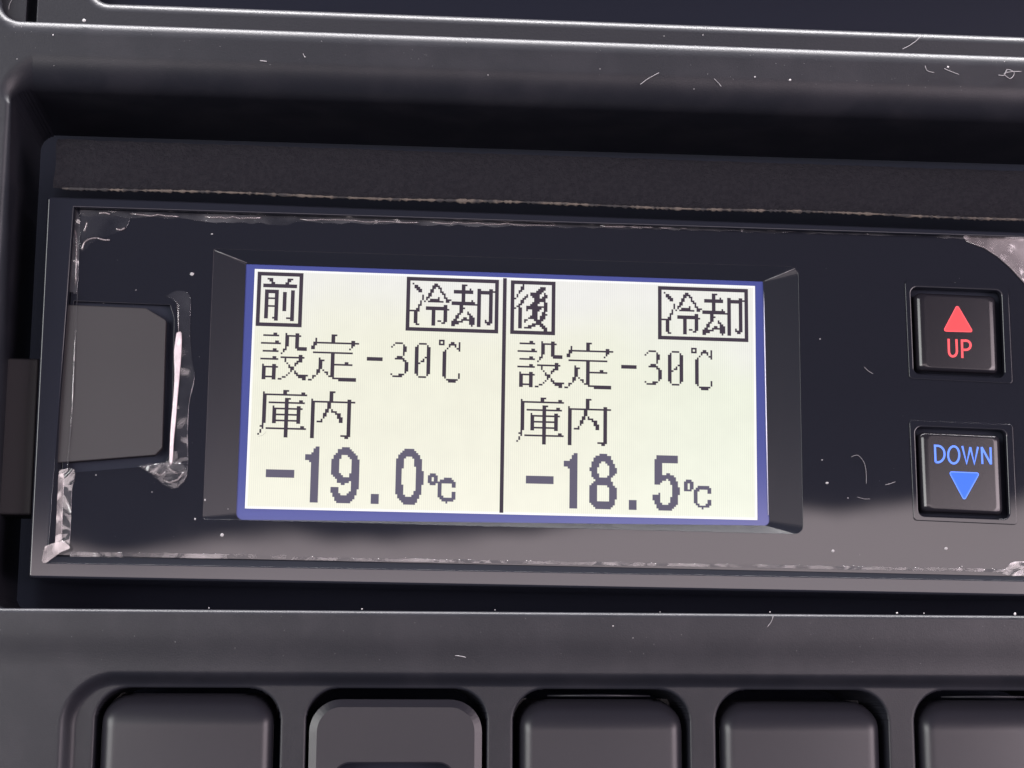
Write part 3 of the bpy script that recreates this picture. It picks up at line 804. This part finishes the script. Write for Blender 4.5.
tube('film_wrinkle', [(*w(a, b, 1.75), 1.75) for a, b in ((77.5, 292), (74.5, 350), (72, 410), (67.5, 469))], .11, M['film'], fl)
# film torn around the pad: grey bubble and bright folded crease
blob('film_bubble', [(166, 296), (176, 291), (186, 292), (191, 300), (190, 330), (192, 360), (195, 378), (190, 400), (188, 430), (188, 468), (184, 482), (174, 489), (162, 484), (150, 474), (137, 466), (150, 463), (166, 464), (171, 440), (176, 370), (178, 320), (177, 304)], M['filmthin'], bev=.12)
blob('film_bubble', [(139, 466), (155, 464), (168, 462), (180, 463), (187, 470), (184, 482), (174, 488), (163, 484), (151, 474)], M['film'], bev=.16, d=FD + .1)
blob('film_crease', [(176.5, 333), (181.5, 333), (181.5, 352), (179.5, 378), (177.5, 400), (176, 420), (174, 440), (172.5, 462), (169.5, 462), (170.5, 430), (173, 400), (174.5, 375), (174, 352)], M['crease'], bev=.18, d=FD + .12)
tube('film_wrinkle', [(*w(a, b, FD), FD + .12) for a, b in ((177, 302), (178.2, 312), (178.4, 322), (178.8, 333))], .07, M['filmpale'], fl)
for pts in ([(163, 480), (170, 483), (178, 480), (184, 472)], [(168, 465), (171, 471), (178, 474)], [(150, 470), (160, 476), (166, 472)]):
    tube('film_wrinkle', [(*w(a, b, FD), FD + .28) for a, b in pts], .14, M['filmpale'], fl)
# bottom edge and the lower right and upper right corners
def by(x): return 557.2 + .0172 * (x - 290)
xs_ = [292 + k * 12 for k in range(72)]
plate('film_edge', ws([(x, by(x) - random.uniform(.2, 1.2)) for x in xs_] + [(x, by(x) + 2.8 + random.uniform(-.3, .3)) for x in xs_[::-1]], FD), FD + .05, .03, .04, M['filmthin'], fl, seg=2)
xs_ = [70 + k * 12 for k in range(19)]
plate('film_edge', ws([(x, 552.2 + .013 * (x - 70) - random.uniform(.2, .8)) for x in xs_] + [(x, 557.0 + .013 * (x - 70)) for x in xs_[::-1]], FD), FD + .05, .03, .04, M['filmthin'], fl, seg=2)
blob('film_corner', [(1002, 574), (1006, 567), (1012, 562), (1022, 561), (1060, 560), (1060, 577), (1030, 576), (1012, 576)], M['film'])
blob('film_corner', [(962, 236.6), (980, 237), (1005, 237.6), (1060, 239), (1060, 330), (1040, 300), (1025, 283), (1010, 267), (998, 256), (984, 247), (968, 241.5)], M['filmpale'], bev=.06)
tube('film_wrinkle', [(*w(a, b, FD), FD + .1) for a, b in ((966, 241.5), (984, 247.5), (998, 256.5), (1011, 268), (1026, 284.5), (1042, 304))], .14, M['filmpale'], fl)

# ------------------------------------------------------------------ dust and lint
bm = bmesh.new()
def speck(px, py, d, r):
    x, z = w(px, py, d)
    mtx = Matrix.Translation((x * MM, -d * MM, z * MM)) @ Matrix.Diagonal((random.uniform(.7, 1.3), .5, random.uniform(.7, 1.2), 1))
    bmesh.ops.create_icosphere(bm, subdivisions=1, radius=r * MM * .75, matrix=mtx)
for px, py, r in ((205, 500, .24), (195, 519, .24), (222, 535, .34), (152, 492, .12), (96, 475, .15), (833, 551, .36), (946, 548.5, .33), (228, 509, .1),
                  (827, 483, .3), (889, 484, .14), (848, 498, .1), (820, 339, .12), (192, 274, .35), (212, 234, .2), (136, 290, .14), (955, 283, .14), (822, 460, .15),
                  (962, 566.5, .16), (975, 571, .1), (300, 372, .001)):
    speck(px, py, PD + .02, r)
for px, py, r in ((17, 59, .11), (84, 20.5, .3), (305, 57, .12), (600, 69, .12), (755, 77, .16), (790, 80, .2), (948, 67, .22), (488, 75, .1), (53, 35, .18), (694, 89, .1), (664, 36, .12), (703, 35, .1),
                  (897, 613, .16), (924, 613.3, .12), (1015, 614, .28), (209, 608, .12), (495, 610, .14), (613, 626, .14), (633, 638, .1), (362, 609, .14), (660, 612, .1), (175, 642, .06), (235, 648, .05), (770, 612, .12)):
    speck(px, py, 8.0, r)
for k in range(90):
    px = random.uniform(0, 1024); speck(px, 25 + .031 * px + random.uniform(-1, 9), 7.98, random.uniform(.03, .075))
for k in range(120):
    px = random.uniform(0, 1024); speck(px, random.choice((random.uniform(30, 66) + .025 * px, random.uniform(614, 660))) + .006 * px, 8.0, random.uniform(.02, .045))
for k in range(70):
    px = random.uniform(80, 1024); speck(px, random.uniform(245, 560), PD + .01, random.uniform(.02, .05)) if not (200 < px < 810) else None
me = bpy.data.meshes.new('dust'); bm.to_mesh(me); bm.free(); me.materials.append(M['dust'])
du = bpy.data.objects.new('dust', me); COL.objects.link(du); tag(du, 'pale dust specks scattered over the panel and the trim', 'dust', kind='stuff')
def lint(pts, d, r, label):
    o = tube('lint_fibre', [(*w(q.x, q.y, d), d + r + .05 * random.random()) for q in spline(pts, 5)], r * .52, M['fibre'])
    tag(o, label, 'lint fibre', 'lint fibres')
lint([(640, 85), (648, 79), (659, 73)], 8.05, .09, 'straight slanting lint fibre on the upper trim, right of its middle')
lint([(714, 79), (719, 84), (721, 87)], 8.05, .08, 'short hooked lint fibre on the upper trim below the bright edge')
lint([(925, 66), (927, 71), (934, 73)], 8.05, .10, 'small curved lint fibre on the upper trim, left of a straight one')
lint([(944, 69), (951, 72), (959, 75)], 8.05, .11, 'straight lint fibre on the upper trim near the right end')
lint([(998, 75.5), (1004, 75.5), (1007, 70), (1014, 73), (1010, 79), (1004, 74), (1012, 72), (1021, 72)], 8.05, .11, 'tangled lint curl on the upper trim at the far right')
lint([(902, 49.5), (909, 46), (916, 41), (922, 35.5)], 6.4, .09, 'slanting lint fibre on the module rail above the bright edge')
lint([(260, 61), (267, 62)], 8.05, .14, 'short thick lint crumb on the upper trim, left of its middle')
lint([(303, 54), (305, 58)], 8.05, .08, 'tiny upright lint fibre on the upper trim beside a crumb')
lint([(9, 10), (9.5, 5), (12, 0)], 5.7, .07, 'fine lint fibre on the insert in the top left corner')
lint([(864, 367), (868, 371), (873, 374)], PD + .04, .09, 'short lint fibre on the glossy panel left of the UP button')
lint([(851, 457), (858, 455.5), (864, 463), (866, 473), (866, 484)], PD + .04, .07, 'hook shaped lint fibre on the glossy panel left of the DOWN button')
lint([(885, 485), (889, 484), (895, 482)], PD + .04, .09, 'small lint tuft on the glossy panel touching the DOWN button frame')
lint([(857, 497), (864, 499), (870, 499)], PD + .04, .06, 'faint level lint fibre under the hook shaped one')
lint([(767, 627), (771, 622), (773, 616)], 8.05, .08, 'short upright lint fibre on the lower trim below the bright edge')
lint([(455, 655.5), (462, 656.5), (466, 657.5)], 7.8, .10, 'small lint crumb on the lower trim left of its middle')
lint([(258, 436.5), (263, 435), (266, 431.5)], .08, .03, 'faint lint fibre on the display under the left chamber line')
